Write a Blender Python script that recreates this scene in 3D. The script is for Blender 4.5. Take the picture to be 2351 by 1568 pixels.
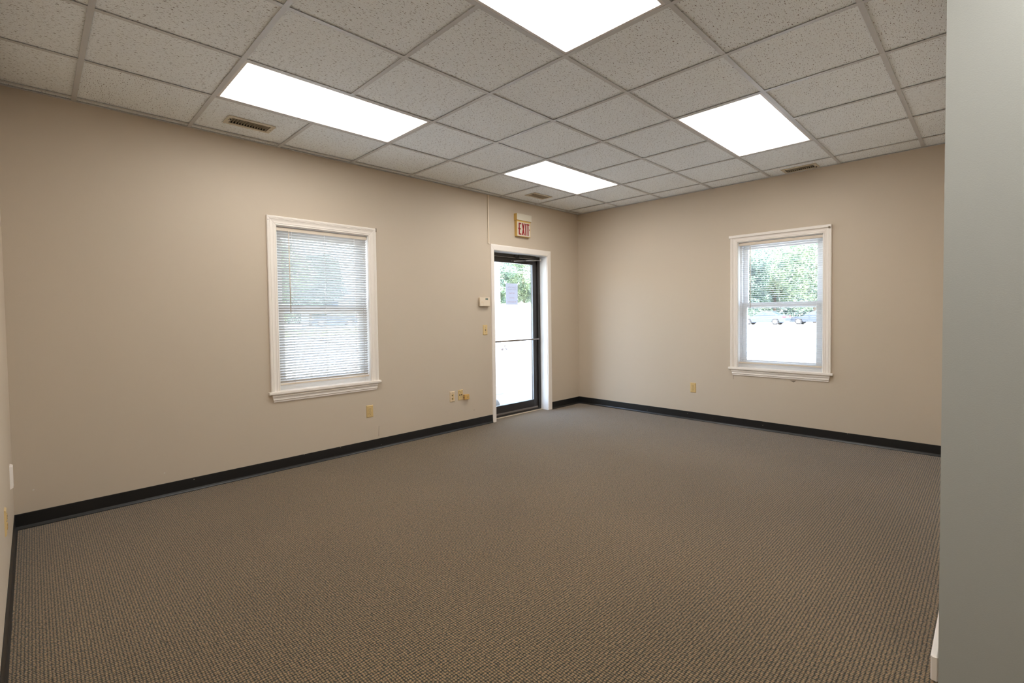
import bpy, bmesh, math, random
from mathutils import Vector, Matrix
sc = bpy.context.scene
for o in list(bpy.data.objects): bpy.data.objects.remove(o, do_unlink=True)
C = sc.collection
PI = math.pi

# ------------------------------------------------------------------ camera
H = 2.644                       # ceiling height (m)
T = 0.6096                      # ceiling grid module
GX, GY = -0.293, -0.076         # first grid crossing, from the far corner (0,0)
cam_d = bpy.data.cameras.new('camera'); cam = bpy.data.objects.new('camera', cam_d); C.objects.link(cam)
cam_d.sensor_fit = 'HORIZONTAL'; cam_d.sensor_width = 36.0
cam_d.lens = 1105.3 / 2351 * 36.0
cam_d.shift_x = -23.9 / 2351; cam_d.shift_y = -28.0 / 2351
cam_d.clip_start = 0.02; cam_d.clip_end = 500
yaw, pitch, roll = math.radians(44.463), math.radians(-1.711), math.radians(-0.732)
fw = Vector((math.cos(yaw)*math.cos(pitch), math.sin(yaw)*math.cos(pitch), math.sin(pitch)))
rt = fw.cross(Vector((0, 0, 1))).normalized(); up = rt.cross(fw)
r2 = rt*math.cos(roll) + up*math.sin(roll); u2 = -rt*math.sin(roll) + up*math.cos(roll)
M = Matrix((r2, u2, -fw)).transposed().to_4x4(); M.translation = Vector((-5.397, -4.184, 1.256))
cam.matrix_world = M
sc.camera = cam

# ------------------------------------------------------------------ light and exposure
w = bpy.data.worlds.new('sky'); sc.world = w; w.use_nodes = True
nt = w.node_tree; nt.nodes.clear()
wo = nt.nodes.new('ShaderNodeOutputWorld'); bg = nt.nodes.new('ShaderNodeBackground')
sky = nt.nodes.new('ShaderNodeTexSky'); sky.sky_type = 'NISHITA'; sky.sun_disc = False
sky.sun_elevation = math.radians(58); sky.sun_rotation = math.radians(231)
sky.air_density = 1.0; sky.dust_density = 3.0; sky.ozone_density = 1.0
bg.inputs['Strength'].default_value = 2.8
hsv = nt.nodes.new('ShaderNodeHueSaturation'); hsv.inputs['Saturation'].default_value = 0.85
nt.links.new(sky.outputs[0], hsv.inputs['Color']); nt.links.new(hsv.outputs[0], bg.inputs[0]); nt.links.new(bg.outputs[0], wo.inputs[0])
sun_d = bpy.data.lights.new('sun', 'SUN'); sun_d.energy = 36.0; sun_d.angle = math.radians(0.6); sun_d.color = (1.0, 0.96, 0.9)
sun = bpy.data.objects.new('sun', sun_d); C.objects.link(sun)
sun.rotation_euler = Vector((0.42, 0.34, -0.84)).to_track_quat('-Z', 'Y').to_euler()
LAMP = 9.9                      # radiance of the fluorescent lenses
LAMP_COL = (1.0, 0.965, 0.91)
vs = sc.view_settings
vs.view_transform = 'Standard'; vs.look = 'None'; vs.gamma = 1.0; vs.exposure = 0.0; vs.use_curve_mapping = False

# ------------------------------------------------------------------ materials
def newmat(name):
    m = bpy.data.materials.new(name); m.use_nodes = True
    return m, m.node_tree.nodes, m.node_tree.links, m.node_tree.nodes['Principled BSDF']
def mat(name, col, rough=0.5, metal=0.0, bump=0.0, bscale=200.0, var=0.0, vscale=3.0, spec=0.5):
    m, n, l, b = newmat(name)
    b.inputs['Base Color'].default_value = (*col, 1); b.inputs['Roughness'].default_value = rough
    b.inputs['Metallic'].default_value = metal; b.inputs['Specular IOR Level'].default_value = spec
    tc = n.new('ShaderNodeTexCoord')
    nz = n.new('ShaderNodeTexNoise'); nz.inputs['Scale'].default_value = vscale; nz.inputs['Detail'].default_value = 4
    l.new(tc.outputs['Object'], nz.inputs['Vector'])
    mx = n.new('ShaderNodeMixRGB'); v = max(var, 0.012)
    mx.inputs[1].default_value = (*[c*(1-v) for c in col], 1); mx.inputs[2].default_value = (*[min(1, c*(1+v)) for c in col], 1)
    l.new(nz.outputs['Fac'], mx.inputs[0]); l.new(mx.outputs[0], b.inputs['Base Color'])
    if bump > 0:
        nb = n.new('ShaderNodeTexNoise'); nb.inputs['Scale'].default_value = bscale; nb.inputs['Detail'].default_value = 3
        l.new(tc.outputs['Object'], nb.inputs['Vector'])
        bp = n.new('ShaderNodeBump'); bp.inputs['Strength'].default_value = bump; bp.inputs['Distance'].default_value = 0.002
        l.new(nb.outputs['Fac'], bp.inputs['Height']); l.new(bp.outputs[0], b.inputs['Normal'])
    return m

def M_math(n, l, op, a, b=None):
    x = n.new('ShaderNodeMath'); x.operation = op
    for i, v in enumerate((a, b)):
        if v is None: continue
        if isinstance(v, (int, float)): x.inputs[i].default_value = v
        else: l.new(v, x.inputs[i])
    return x.outputs[0]

WALL = (0.628, 0.536, 0.427)
m_wall = mat('beige_wall_paint', WALL, 0.55, bump=0.12, bscale=260, var=0.02, vscale=1.3, spec=0.35)
m_pier = mat('grey_wall_end', (0.475, 0.495, 0.475), 0.5, bump=0.14, bscale=220, var=0.02, vscale=1.5, spec=0.35)  # greyer tone than the beige walls
m_trim = mat('white_trim_paint', (0.93, 0.865, 0.80), 0.38, var=0.004)
m_vinyl = mat('white_vinyl', (0.93, 0.93, 0.92), 0.35)
m_slat = mat('white_blind_slat', (0.70, 0.685, 0.655), 0.38)
m_rail = mat('cream_blind_rail', (0.78, 0.68, 0.56), 0.4)
m_cord = mat('blind_cord', (0.85, 0.85, 0.83), 0.8)
m_bronze = mat('dark_bronze_aluminium', (0.045, 0.040, 0.037), 0.38, metal=0.35, var=0.15, vscale=8)
m_dark = mat('dark_cavity', (0.012, 0.011, 0.01), 0.8)
m_alu = mat('satin_aluminium', (0.62, 0.60, 0.58), 0.28, metal=1.0)
m_bar = mat('brown_grey_push_bar', (0.30, 0.26, 0.23), 0.35, metal=0.7)
m_stop = mat('grey_glazing_strip', (0.30, 0.33, 0.36), 0.4)
m_tee = mat('painted_grid_tee', (0.60, 0.60, 0.60), 0.45, var=0.03)
m_ivory = mat('ivory_plastic', (0.69, 0.50, 0.23), 0.32, var=0.02)
m_almond = mat('almond_plastic', (0.76, 0.60, 0.40), 0.32, var=0.02)
m_thermo = mat('cream_plastic', (0.80, 0.68, 0.53), 0.38)
m_ochre = mat('yellowed_plastic', (0.66, 0.40, 0.12), 0.4, var=0.03)
m_lcd = mat('grey_green_display', (0.16, 0.20, 0.17), 0.2)
m_exity = mat('yellow_sign_housing', (0.72, 0.47, 0.13), 0.4, var=0.03)
m_exitw = mat('white_sign_panel', (0.74, 0.68, 0.56), 0.35)
m_red = mat('red_sign_letter', (0.30, 0.004, 0.007), 0.4)
m_vent = mat('cream_vent_enamel', (0.62, 0.55, 0.43), 0.4, var=0.03)
m_paper = mat('white_paper', (0.62, 0.62, 0.68), 0.9)
_n = m_paper.node_tree.nodes; _l = m_paper.node_tree.links
_t = _n.new('ShaderNodeBsdfTranslucent'); _t.inputs[0].default_value = (0.80, 0.80, 0.88, 1)
_x = _n.new('ShaderNodeMixShader'); _x.inputs[0].default_value = 0.38
_l.new(_n['Principled BSDF'].outputs[0], _x.inputs[1]); _l.new(_t.outputs[0], _x.inputs[2]); _l.new(_x.outputs[0], _n['Material Output'].inputs[0])
m_tape = m_paper.copy(); m_tape.name = 'white_tape'
m_tape.node_tree.nodes['Mix Shader'].inputs[0].default_value = 0.6
m_tape.node_tree.nodes['Translucent BSDF'].inputs[0].default_value = (0.95, 0.95, 0.95, 1)
m_inkg = mat('grey_ink', (0.42, 0.40, 0.44), 0.9)
m_inkr = mat('red_ink', (0.58, 0.33, 0.32), 0.9)
m_spot = mat('chipped_plaster', (0.75, 0.72, 0.66), 0.8)
m_scar = mat('torn_wall_paper', (0.24, 0.19, 0.14), 0.9)
m_lightframe = mat('white_fixture_frame', (0.74, 0.70, 0.68), 0.4)

# black cove base with a few pale paint chips
def base_mat():
    m, n, l, b = newmat('black_vinyl_base')
    tc = n.new('ShaderNodeTexCoord')
    vo = n.new('ShaderNodeTexVoronoi'); vo.inputs['Scale'].default_value = 14; l.new(tc.outputs['Object'], vo.inputs['Vector'])
    s = M_math(n, l, 'LESS_THAN', vo.outputs['Distance'], 0.045)
    mx = n.new('ShaderNodeMixRGB'); mx.inputs[1].default_value = (0.012, 0.012, 0.0125, 1); mx.inputs[2].default_value = (0.34, 0.32, 0.27, 1)
    l.new(s, mx.inputs[0]); l.new(mx.outputs[0], b.inputs['Base Color'])
    b.inputs['Roughness'].default_value = 0.34
    return m
m_base = base_mat()

def glass_mat(name, tint=(0.97, 0.99, 0.985), refl=0.06):
    m = bpy.data.materials.new(name); m.use_nodes = True; n = m.node_tree.nodes; l = m.node_tree.links; n.clear()
    o = n.new('ShaderNodeOutputMaterial'); t = n.new('ShaderNodeBsdfTransparent'); g = n.new('ShaderNodeBsdfGlossy')
    t.inputs[0].default_value = (*tint, 1); g.inputs['Roughness'].default_value = 0.0
    lw = n.new('ShaderNodeLayerWeight'); lw.inputs['Blend'].default_value = 0.25
    f = M_math(n, l, 'MULTIPLY_ADD', lw.outputs['Facing'], 0.25); f.node.inputs[2].default_value = refl*0.6
    mx = n.new('ShaderNodeMixShader'); l.new(f, mx.inputs[0]); l.new(t.outputs[0], mx.inputs[1]); l.new(g.outputs[0], mx.inputs[2])
    l.new(mx.outputs[0], o.inputs[0]); return m
m_glass = glass_mat('window_glass')

def lamp_mat():
    m = bpy.data.materials.new('lit_fluorescent_lens'); m.use_nodes = True; n = m.node_tree.nodes; l = m.node_tree.links; n.clear()
    o = n.new('ShaderNodeOutputMaterial'); e = n.new('ShaderNodeEmission')
    e.inputs[0].default_value = (*LAMP_COL, 1); e.inputs[1].default_value = LAMP
    l.new(e.outputs[0], o.inputs[0]); return m
m_lens = lamp_mat()

def carpet_mat():
    m, n, l, b = newmat('ribbed_loop_carpet')
    tc = n.new('ShaderNodeTexCoord'); sp = n.new('ShaderNodeSeparateXYZ')
    dn = n.new('ShaderNodeTexNoise'); dn.inputs['Scale'].default_value = 55; dn.inputs['Detail'].default_value = 2
    l.new(tc.outputs['Object'], dn.inputs['Vector'])
    va = n.new('ShaderNodeVectorMath'); va.operation = 'MULTIPLY_ADD'
    l.new(dn.outputs['Color'], va.inputs[0]); va.inputs[1].default_value = (0.0065, 0.0065, 0); l.new(tc.outputs['Object'], va.inputs[2])
    l.new(va.outputs[0], sp.inputs[0])
    def wave(s, p, ph=0.0):
        a = M_math(n, l, 'MULTIPLY', s, PI/p); a = M_math(n, l, 'ADD', a, ph)
        return M_math(n, l, 'ABSOLUTE', M_math(n, l, 'SINE', a))
    rx = wave(sp.outputs['Y'], 0.0125)            # ribs running along x
    ry = wave(sp.outputs['X'], 0.0100)            # loops along each rib
    fine = wave(sp.outputs['X'], 0.0025)        # single yarns
    rib = M_math(n, l, 'POWER', rx, 0.75)
    lp = M_math(n, l, 'POWER', ry, 0.75)
    def madd(a, k, c):
        o_ = M_math(n, l, 'MULTIPLY_ADD', a, k); o_.node.inputs[2].default_value = c; return o_
    hf = M_math(n, l, 'MULTIPLY', M_math(n, l, 'MULTIPLY', madd(rib, 0.82, 0.18), madd(lp, 0.86, 0.14)), madd(fine, 0.30, 0.74))
    n1 = n.new('ShaderNodeTexNoise'); n1.inputs['Scale'].default_value = 95; n1.inputs['Detail'].default_value = 2; l.new(tc.outputs['Object'], n1.inputs['Vector'])
    n4 = n.new('ShaderNodeTexNoise'); n4.inputs['Scale'].default_value = 420; n4.inputs['Detail'].default_value = 2; l.new(tc.outputs['Object'], n4.inputs['Vector'])
    hj = M_math(n, l, 'ADD', hf, M_math(n, l, 'MULTIPLY', M_math(n, l, 'SUBTRACT', n1.outputs['Fac'], 0.5), 1.25))
    hj = M_math(n, l, 'ADD', hj, M_math(n, l, 'MULTIPLY', M_math(n, l, 'SUBTRACT', n4.outputs['Fac'], 0.5), 0.9))
    cr = n.new('ShaderNodeValToRGB'); e = cr.color_ramp.elements
    e[0].position = 0.16; e[0].color = (0.012, 0.014, 0.010, 1)
    e[1].position = 0.98; e[1].color = (0.400, 0.255, 0.152, 1)
    x = e.new(0.36); x.color = (0.056, 0.050, 0.034, 1)
    x = e.new(0.60); x.color = (0.200, 0.133, 0.080, 1)
    l.new(hj, cr.inputs[0])
    n5 = n.new('ShaderNodeTexNoise'); n5.inputs['Scale'].default_value = 160; n5.inputs['Detail'].default_value = 1; l.new(tc.outputs['Object'], n5.inputs['Vector'])
    cr2 = n.new('ShaderNodeValToRGB'); q = cr2.color_ramp.elements
    q[0].position = 0.36; q[0].color = (1.02, 0.91, 0.82, 1); q[1].position = 0.64; q[1].color = (0.89, 1.02, 0.86, 1)
    l.new(n5.outputs['Fac'], cr2.inputs[0])
    tint = n.new('ShaderNodeVectorMath'); tint.operation = 'MULTIPLY'; l.new(cr.outputs[0], tint.inputs[0]); l.new(cr2.outputs[0], tint.inputs[1])
    n2 = n.new('ShaderNodeTexNoise'); n2.inputs['Scale'].default_value = 0.9; n2.inputs['Detail'].default_value = 5; l.new(tc.outputs['Object'], n2.inputs['Vector'])
    mr = n.new('ShaderNodeMapRange'); mr.inputs['From Min'].default_value = 0.3; mr.inputs['From Max'].default_value = 0.7
    mr.inputs['To Min'].default_value = 0.9; mr.inputs['To Max'].default_value = 1.1; l.new(n2.outputs['Fac'], mr.inputs['Value'])
    vm = n.new('ShaderNodeVectorMath'); vm.operation = 'SCALE'; l.new(tint.outputs[0], vm.inputs[0]); l.new(mr.outputs[0], vm.inputs['Scale'])
    l.new(vm.outputs[0], b.inputs['Base Color'])
    bp = n.new('ShaderNodeBump'); bp.inputs['Strength'].default_value = 0.55; bp.inputs['Distance'].default_value = 0.004
    l.new(hj, bp.inputs['Height']); l.new(bp.outputs[0], b.inputs['Normal'])
    b.inputs['Roughness'].default_value = 0.9; b.inputs['Specular IOR Level'].default_value = 0.15
    b.inputs['Sheen Weight'].default_value = 0.42; b.inputs['Sheen Roughness'].default_value = 0.4
    return m
m_carpet = carpet_mat()

def tile_mat():
    # fissured mineral-fibre tile, mapped by each tile's own UV so every tile differs
    m, n, l, b = newmat('fissured_ceiling_tile')
    uv = n.new('ShaderNodeUVMap'); uv.uv_map = 'UVMap'
    wn = n.new('ShaderNodeTexNoise'); wn.inputs['Scale'].default_value = 22; wn.inputs['Detail'].default_value = 2; l.new(uv.outputs[0], wn.inputs['Vector'])
    wv = n.new('ShaderNodeVectorMath'); wv.operation = 'MULTIPLY_ADD'; l.new(wn.outputs['Color'], wv.inputs[0]); wv.inputs[1].default_value = (0.014, 0.014, 0); l.new(uv.outputs[0], wv.inputs[2])
    mp = n.new('ShaderNodeMapping'); mp.inputs['Scale'].default_value = (60, 190, 1); l.new(wv.outputs[0], mp.inputs[0])
    f1 = n.new('ShaderNodeTexNoise'); f1.inputs['Scale'].default_value = 1; f1.inputs['Detail'].default_value = 1.0; l.new(mp.outputs[0], f1.inputs['Vector'])
    mp2 = n.new('ShaderNodeMapping'); mp2.inputs['Scale'].default_value = (300, 420, 1); l.new(uv.outputs[0], mp2.inputs[0])
    f2 = n.new('ShaderNodeTexNoise'); f2.inputs['Scale'].default_value = 1; f2.inputs['Detail'].default_value = 1.0; l.new(mp2.outputs[0], f2.inputs['Vector'])
    def thr(o, a, c):
        r = n.new('ShaderNodeMapRange'); r.inputs['From Min'].default_value = a; r.inputs['From Max'].default_value = c
        r.inputs['To Min'].default_value = 0; r.inputs['To Max'].default_value = 1; l.new(o, r.inputs['Value']); return r.outputs[0]
    a = thr(f1.outputs['Fac'], 0.632, 0.70); c = M_math(n, l, 'MULTIPLY', thr(f2.outputs['Fac'], 0.60, 0.70), 0.6)
    k = M_math(n, l, 'MAXIMUM', a, c)
    mx = n.new('ShaderNodeMixRGB'); mx.inputs[1].default_value = (0.94, 0.98, 1.0, 1); mx.inputs[2].default_value = (0.22, 0.18, 0.165, 1)
    l.new(k, mx.inputs[0]); l.new(mx.outputs[0], b.inputs['Base Color'])
    bp = n.new('ShaderNodeBump'); bp.inputs['Strength'].default_value = 0.5; bp.inputs['Distance'].default_value = 0.002; bp.invert = True
    l.new(k, bp.inputs['Height']); l.new(bp.outputs[0], b.inputs['Normal'])
    b.inputs['Roughness'].default_value = 0.95; b.inputs['Specular IOR Level'].default_value = 0.1
    return m
m_tile = tile_mat()

# outdoor materials
m_conc = mat('pale_concrete_paving', (0.36, 0.355, 0.34), 0.9, var=0.06, vscale=2)
m_asph = mat('sunlit_asphalt', (0.29, 0.29, 0.295), 0.95, var=0.10, vscale=0.8)
m_grass = mat('mown_grass', (0.30, 0.38, 0.14), 0.95, var=0.30, vscale=2.5)
m_bark = mat('grey_brown_bark', (0.10, 0.075, 0.055), 0.9, var=0.3, vscale=8)
m_post = mat('white_porch_paint', (0.82, 0.82, 0.80), 0.5)
m_side = mat('blue_grey_siding', (0.12, 0.17, 0.23), 0.7, var=0.06)
m_roof = mat('dark_shingle', (0.07, 0.08, 0.10), 0.9, var=0.2, vscale=10)
m_tyre = mat('black_tyre', (0.02, 0.02, 0.022), 0.8)
m_rim = mat('alloy_rim', (0.12, 0.13, 0.15), 0.4)
m_carw = mat('dark_car_window', (0.03, 0.045, 0.06), 0.08)
m_tail = mat('red_tail_lamp', (0.55, 0.02, 0.03), 0.25)
m_silver = mat('silver_car_paint', (0.040, 0.054, 0.080), 0.35)
m_gcar = mat('grey_car_paint', (0.022, 0.030, 0.046), 0.35)
m_navy = mat('navy_car_paint', (0.02, 0.03, 0.05), 0.3)
m_blue = mat('slate_blue_car_paint', (0.04, 0.065, 0.11), 0.3)
m_wire = mat('grey_cable', (0.13, 0.17, 0.22), 0.7)
m_bag = mat('pale_grey_plastic', (0.42, 0.42, 0.44), 0.4, var=0.1, vscale=20)
m_twig = mat('dry_dark_bark_chip', (0.025, 0.02, 0.022), 0.9)
def leaf_mat(name, c1, c2):
    m, n, l, b = newmat(name)
    tc = n.new('ShaderNodeTexCoord'); nz = n.new('ShaderNodeTexNoise'); nz.inputs['Scale'].default_value = 0.9; nz.inputs['Detail'].default_value = 5
    l.new(tc.outputs['Object'], nz.inputs['Vector'])
    mx = n.new('ShaderNodeMixRGB'); mx.inputs[1].default_value = (*c1, 1); mx.inputs[2].default_value = (*c2, 1)
    cr = n.new('ShaderNodeMapRange'); cr.inputs['From Min'].default_value = 0.38; cr.inputs['From Max'].default_value = 0.62
    l.new(nz.outputs['Fac'], cr.inputs['Value']); l.new(cr.outputs[0], mx.inputs[0]); l.new(mx.outputs[0], b.inputs['Base Color'])
    b.inputs['Roughness'].default_value = 0.55
    tr = n.new('ShaderNodeBsdfTranslucent'); l.new(mx.outputs[0], tr.inputs[0])
    ms = n.new('ShaderNodeMixShader'); ms.inputs[0].default_value = 0.35
    l.new(b.outputs[0], ms.inputs[1]); l.new(tr.outputs[0], ms.inputs[2])
    l.new(ms.outputs[0], n['Material Output'].inputs[0]); return m
m_leaf1 = leaf_mat('fresh_green_leaves', (0.085, 0.135, 0.115), (0.25, 0.32, 0.19))
m_leaf2 = leaf_mat('blue_green_leaves', (0.065, 0.110, 0.105), (0.17, 0.24, 0.18))

# ------------------------------------------------------------------ geometry helpers
def bx(bm, x0, x1, y0, y1, z0, z1, bev=0.0, seg=1):
    x0, x1 = min(x0, x1), max(x0, x1); y0, y1 = min(y0, y1), max(y0, y1); z0, z1 = min(z0, z1), max(z0, z1)
    v = [bm.verts.new(p) for p in ((x0,y0,z0),(x1,y0,z0),(x1,y1,z0),(x0,y1,z0),(x0,y0,z1),(x1,y0,z1),(x1,y1,z1),(x0,y1,z1))]
    f = [bm.faces.new([v[i] for i in q]) for q in ((3,2,1,0),(4,5,6,7),(0,1,5,4),(1,2,6,5),(2,3,7,6),(3,0,4,7))]
    if bev > 0:
        es = list({e for ff in f for e in ff.edges})
        bmesh.ops.bevel(bm, geom=es, offset=bev, segments=seg, affect='EDGES', clamp_overlap=True, profile=0.5)
def box(*a, **k):
    bm = bmesh.new(); bx(bm, *a, **k); return bm
def cyl(bm, p, q, r, r2=None, seg=16, caps=True):
    p = Vector(p); q = Vector(q); d = (q-p).normalized(); r2 = r if r2 is None else r2
    a = d.orthogonal().normalized(); b = d.cross(a)
    A = [bm.verts.new(p + (a*math.cos(2*PI*i/seg)+b*math.sin(2*PI*i/seg))*r) for i in range(seg)]
    B = [bm.verts.new(q + (a*math.cos(2*PI*i/seg)+b*math.sin(2*PI*i/seg))*r2) for i in range(seg)]
    for i in range(seg):
        f = bm.faces.new((A[i], A[(i+1)%seg], B[(i+1)%seg], B[i])); f.smooth = True
    if caps: bm.faces.new(A[::-1]); bm.faces.new(B)
def loft(bm, A, B, cap=True):
    """A, B: matching closed 3-D outlines"""
    va = [bm.verts.new(p) for p in A]; vb = [bm.verts.new(p) for p in B]; n = len(A)
    for i in range(n): bm.faces.new((va[i], va[(i+1)%n], vb[(i+1)%n], vb[i]))
    if cap: bm.faces.new(va[::-1]); bm.faces.new(vb)
def obj(name, bm, material, parent=None, smooth=False):
    bmesh.ops.recalc_face_normals(bm, faces=bm.faces[:])
    me = bpy.data.meshes.new(name); bm.to_mesh(me); bm.free()
    me.materials.append(material)
    if smooth:
        for p in me.polygons: p.use_smooth = True
    o = bpy.data.objects.new(name, me); C.objects.link(o)
    if parent is not None: o.parent = parent
    return o
def empty(name, loc=(0,0,0), rz=0.0):
    o = bpy.data.objects.new(name, None); C.objects.link(o); o.location = loc; o.rotation_euler = (0,0,rz); o.empty_display_size = 0.1; return o
def tag(o, label, cat, group=None):
    o['label'] = label; o['category'] = cat
    if group: o['group'] = group
    return o
def struct(o, label=None):
    o['kind'] = 'structure'
    if label: o['label'] = label
    return o
def thing(name, label, cat, loc=(0,0,0), rz=0.0, group=None): return tag(empty(name, loc, rz), label, cat, group)
def copy_tree(o, parent=None):
    c = o.copy(); C.objects.link(c); c.parent = parent
    for ch in [x for x in bpy.data.objects if x.parent == o]: copy_tree(ch, c)
    return c

# ------------------------------------------------------------------ room shell
XL = -5.505                      # left wall
YP = -4.062                      # room face of the near partition
XP = -3.30                       # end of the near partition
YB, WT = -7.2, 0.24              # rear wall of the space behind the camera, wall thickness
WAX, WBY = -3.58, -2.585         # window centres
WH, WZ0, WZ1 = 0.405, 0.655, 2.012
struct(obj('floor', box(XL-WT, WT, YB-WT, WT, -0.2, 0.0), m_carpet), 'brown ribbed loop carpet')
# back wall (window and glass door) : x from XL to 0 at y=0
bm = bmesh.new()
D0, D1, DZ = -1.600, -0.665, 2.018
for x0, x1, z0, z1 in ((XL-WT, WAX-WH, 0, 2.95), (WAX-WH, WAX+WH, 0, WZ0-0.0225), (WAX-WH, WAX+WH, WZ1, 2.95), (WAX+WH, D0, 0, 2.95), (D0, D1, DZ, 2.95), (D1, WT, 0, 2.95)):
    bx(bm, x0, x1, 0, WT, z0, z1)
wall_back = struct(obj('wall_back', bm, m_wall), 'beige painted wall with the glass door')
bm = bmesh.new()
for y0, y1, z0, z1 in ((WBY+WH, 0, 0, 2.95), (WBY-WH, WBY+WH, 0, WZ0-0.0225), (WBY-WH, WBY+WH, WZ1, 2.95), (YB, WBY-WH, 0, 2.95)):
    bx(bm, 0, WT, y0, y1, z0, z1)
wall_right = struct(obj('wall_right', bm, m_wall), 'beige painted wall with one window')
struct(obj('wall_left', box(XL-WT, XL, YB, 0, 0, 2.95), m_wall))
bm = bmesh.new(); bx(bm, XP+0.14, 0, YP-0.14, YP, 0, 2.95)
struct(obj('wall_near', bm, m_wall))
struct(obj('wall_pier', box(XP, XP+0.14, -5.4, YP, 0, 2.95), m_pier), 'grey wall end close to the camera at right')
struct(obj('wall_rear', box(XL-WT, WT, YB-WT, YB, 0, 2.95), m_wall))
struct(obj('roof', box(XL-0.6, 0.6, YB-0.6, 0.6, 2.95, 3.15), m_roof))

# small marks on the walls
def mark(name, x, z, w_, h_, m, par, wall='A'):
    if wall == 'A': b = box(x-w_/2, x+w_/2, -0.0012, 0.0003, z-h_/2, z+h_/2)
    else: b = box(-0.0012, 0.0003, x-w_/2, x+w_/2, z-h_/2, z+h_/2)
    return obj(name, b, m, par)
bm = bmesh.new(); loft(bm, [(-3.106, -0.001, 0.215), (-3.104, -0.001, 0.215), (-3.109, -0.001, 0.115), (-3.112, -0.001, 0.115)], [(-3.106, 0.0005, 0.215), (-3.104, 0.0005, 0.215), (-3.109, 0.0005, 0.115), (-3.112, 0.0005, 0.115)])
obj('drywall_crack', bm, m_scar, wall_back)
for x, z in ((-5.42, 0.225), (-4.77, 0.17)): mark('nail_chip', x, z, 0.008, 0.006, m_spot, wall_back)
mark('scuff_mark', -1.93, 0.19, 0.012, 0.004, m_scar, wall_back)
bm = bmesh.new(); loft(bm, [(-0.0015, -2.70, 0.553), (-0.0015, -2.76, 0.556), (-0.0015, -2.735, 0.536)], [(0.0004, -2.70, 0.553), (0.0004, -2.76, 0.556), (0.0004, -2.735, 0.536)])
obj('torn_paper_scrap', bm, m_scar, wall_right)
mark('scuff_mark', -2.135, 0.54, 0.004, 0.04, m_scar, wall_right, 'B')

# cove base: profile swept along a wall line
def cove(name, p, q, nrm, m=m_base, h=0.095):
    p = Vector((*p, 0)); q = Vector((*q, 0)); n_ = Vector((*nrm, 0))
    prof = [(0, 0), (0.013, 0), (0.0135, 0.004), (0.008, 0.011), (0.0045, 0.020), (0.0035, h-0.004), (0.0025, h), (0, h)]
    bm = bmesh.new(); loft(bm, [p + n_*u + Vector((0,0,z)) for u, z in prof], [q + n_*u + Vector((0,0,z)) for u, z in prof])
    return struct(obj(name, bm, m))
cove('baseboard_back', (XL, 0), (-1.650, 0), (0, -1))
cove('baseboard_back.001', (-0.592, 0), (0, 0), (0, -1))
cove('baseboard_right', (0, 0), (0, YP), (-1, 0))
cove('baseboard_left', (XL, 0), (XL, YB), (1, 0))
bm = bmesh.new(); bx(bm, XP, 0, YP, YP+0.020, 0, 0.088, bev=0.004)
struct(obj('baseboard_near', bm, m_trim), 'white wooden baseboard end behind the grey wall')

# ------------------------------------------------------------------ ceiling grid
lights = [(1, 1), (5, 1), (1, 4), (5, 4), (5, 7), (1, 8), (8, 8)]       # (a, b) : cells a..a+2, b..b+1 ; the last three unseen, added for light behind the camera
def gx(a): return GX - a*T
def gy(b): return GY - b*T
lit = {(a+i, b) for a, b in lights for i in (0, 1)}
rnd = random.Random(4)
VENTS = [(-4.405, -4.11, -0.455, -0.250, 'x'), (-1.345, -1.035, -0.445, -0.255, 'x'), (-0.205, -0.025, -2.965, -2.665, 'y')]
def vent_hole(v):
    cx, cy = (v[0]+v[1])/2, (v[2]+v[3])/2; hx, hy = (0.124, 0.056) if v[4] == 'x' else (0.056, 0.124)
    return cx-hx, cx+hx, cy-hy, cy+hy
HOLES = [vent_hole(v) for v in VENTS]
bm = bmesh.new(); uvl = bm.loops.layers.uv.new('UVMap')
xs = [0.0] + [gx(a) for a in range(0, 9)] + [XL]
ys = [0.0] + [gy(b) for b in range(0, 12)] + [YB]
for i in range(len(xs)-1):
    for j in range(len(ys)-1):
        if (i-1, j-1) in lit: continue
        x0, x1, y0, y1 = xs[i+1], xs[i], ys[j+1], ys[j]
        dz = rnd.uniform(-0.0006, 0.0010)
        rects = [(x0, x1, y0, y1)]
        for hx0, hx1, hy0, hy1 in HOLES:
            if x0 < hx0 and hx1 < x1 and y0 < hy0 and hy1 < y1:
                rects = [(x0, hx0, y0, y1), (hx1, x1, y0, y1), (hx0, hx1, y0, hy0), (hx0, hx1, hy1, y1)]
        fs = []
        for rx0, rx1, ry0, ry1 in rects:
            v = [bm.verts.new(p) for p in ((rx0, ry0, H+0.005+dz), (rx0, ry1, H+0.005+dz), (rx1, ry1, H+0.005+dz), (rx1, ry0, H+0.005+dz))]
            fs.append(bm.faces.new(v))
        ang = rnd.choice((0, 0, PI)) + rnd.uniform(-0.05, 0.05) + (PI/2 if rnd.random() < 0.25 else 0)
        ou, ov = rnd.uniform(0, 40), rnd.uniform(0, 40)
        for lo in [q for f in fs for q in f.loops]:
            dx, dy = lo.vert.co.x - x0, lo.vert.co.y - y0
            lo[uvl].uv = (ou + dx*math.cos(ang) - dy*math.sin(ang), ov + dx*math.sin(ang) + dy*math.cos(ang))
me = bpy.data.meshes.new('ceiling'); bm.to_mesh(me); bm.free(); me.materials.append(m_tile)
ceiling = bpy.data.objects.new('ceiling', me); C.objects.link(ceiling); struct(ceiling, 'suspended ceiling of fissured white tiles')
bm = bmesh.new()
tw, z0, z1 = 0.012, H-0.0005, H+0.0012
def tee_x(y, xa, xb): bx(bm, xa, xb, y-tw, y+tw, z0, z1); bx(bm, xa, xb, y-0.0008, y+0.0008, z1, H+0.03)
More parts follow.
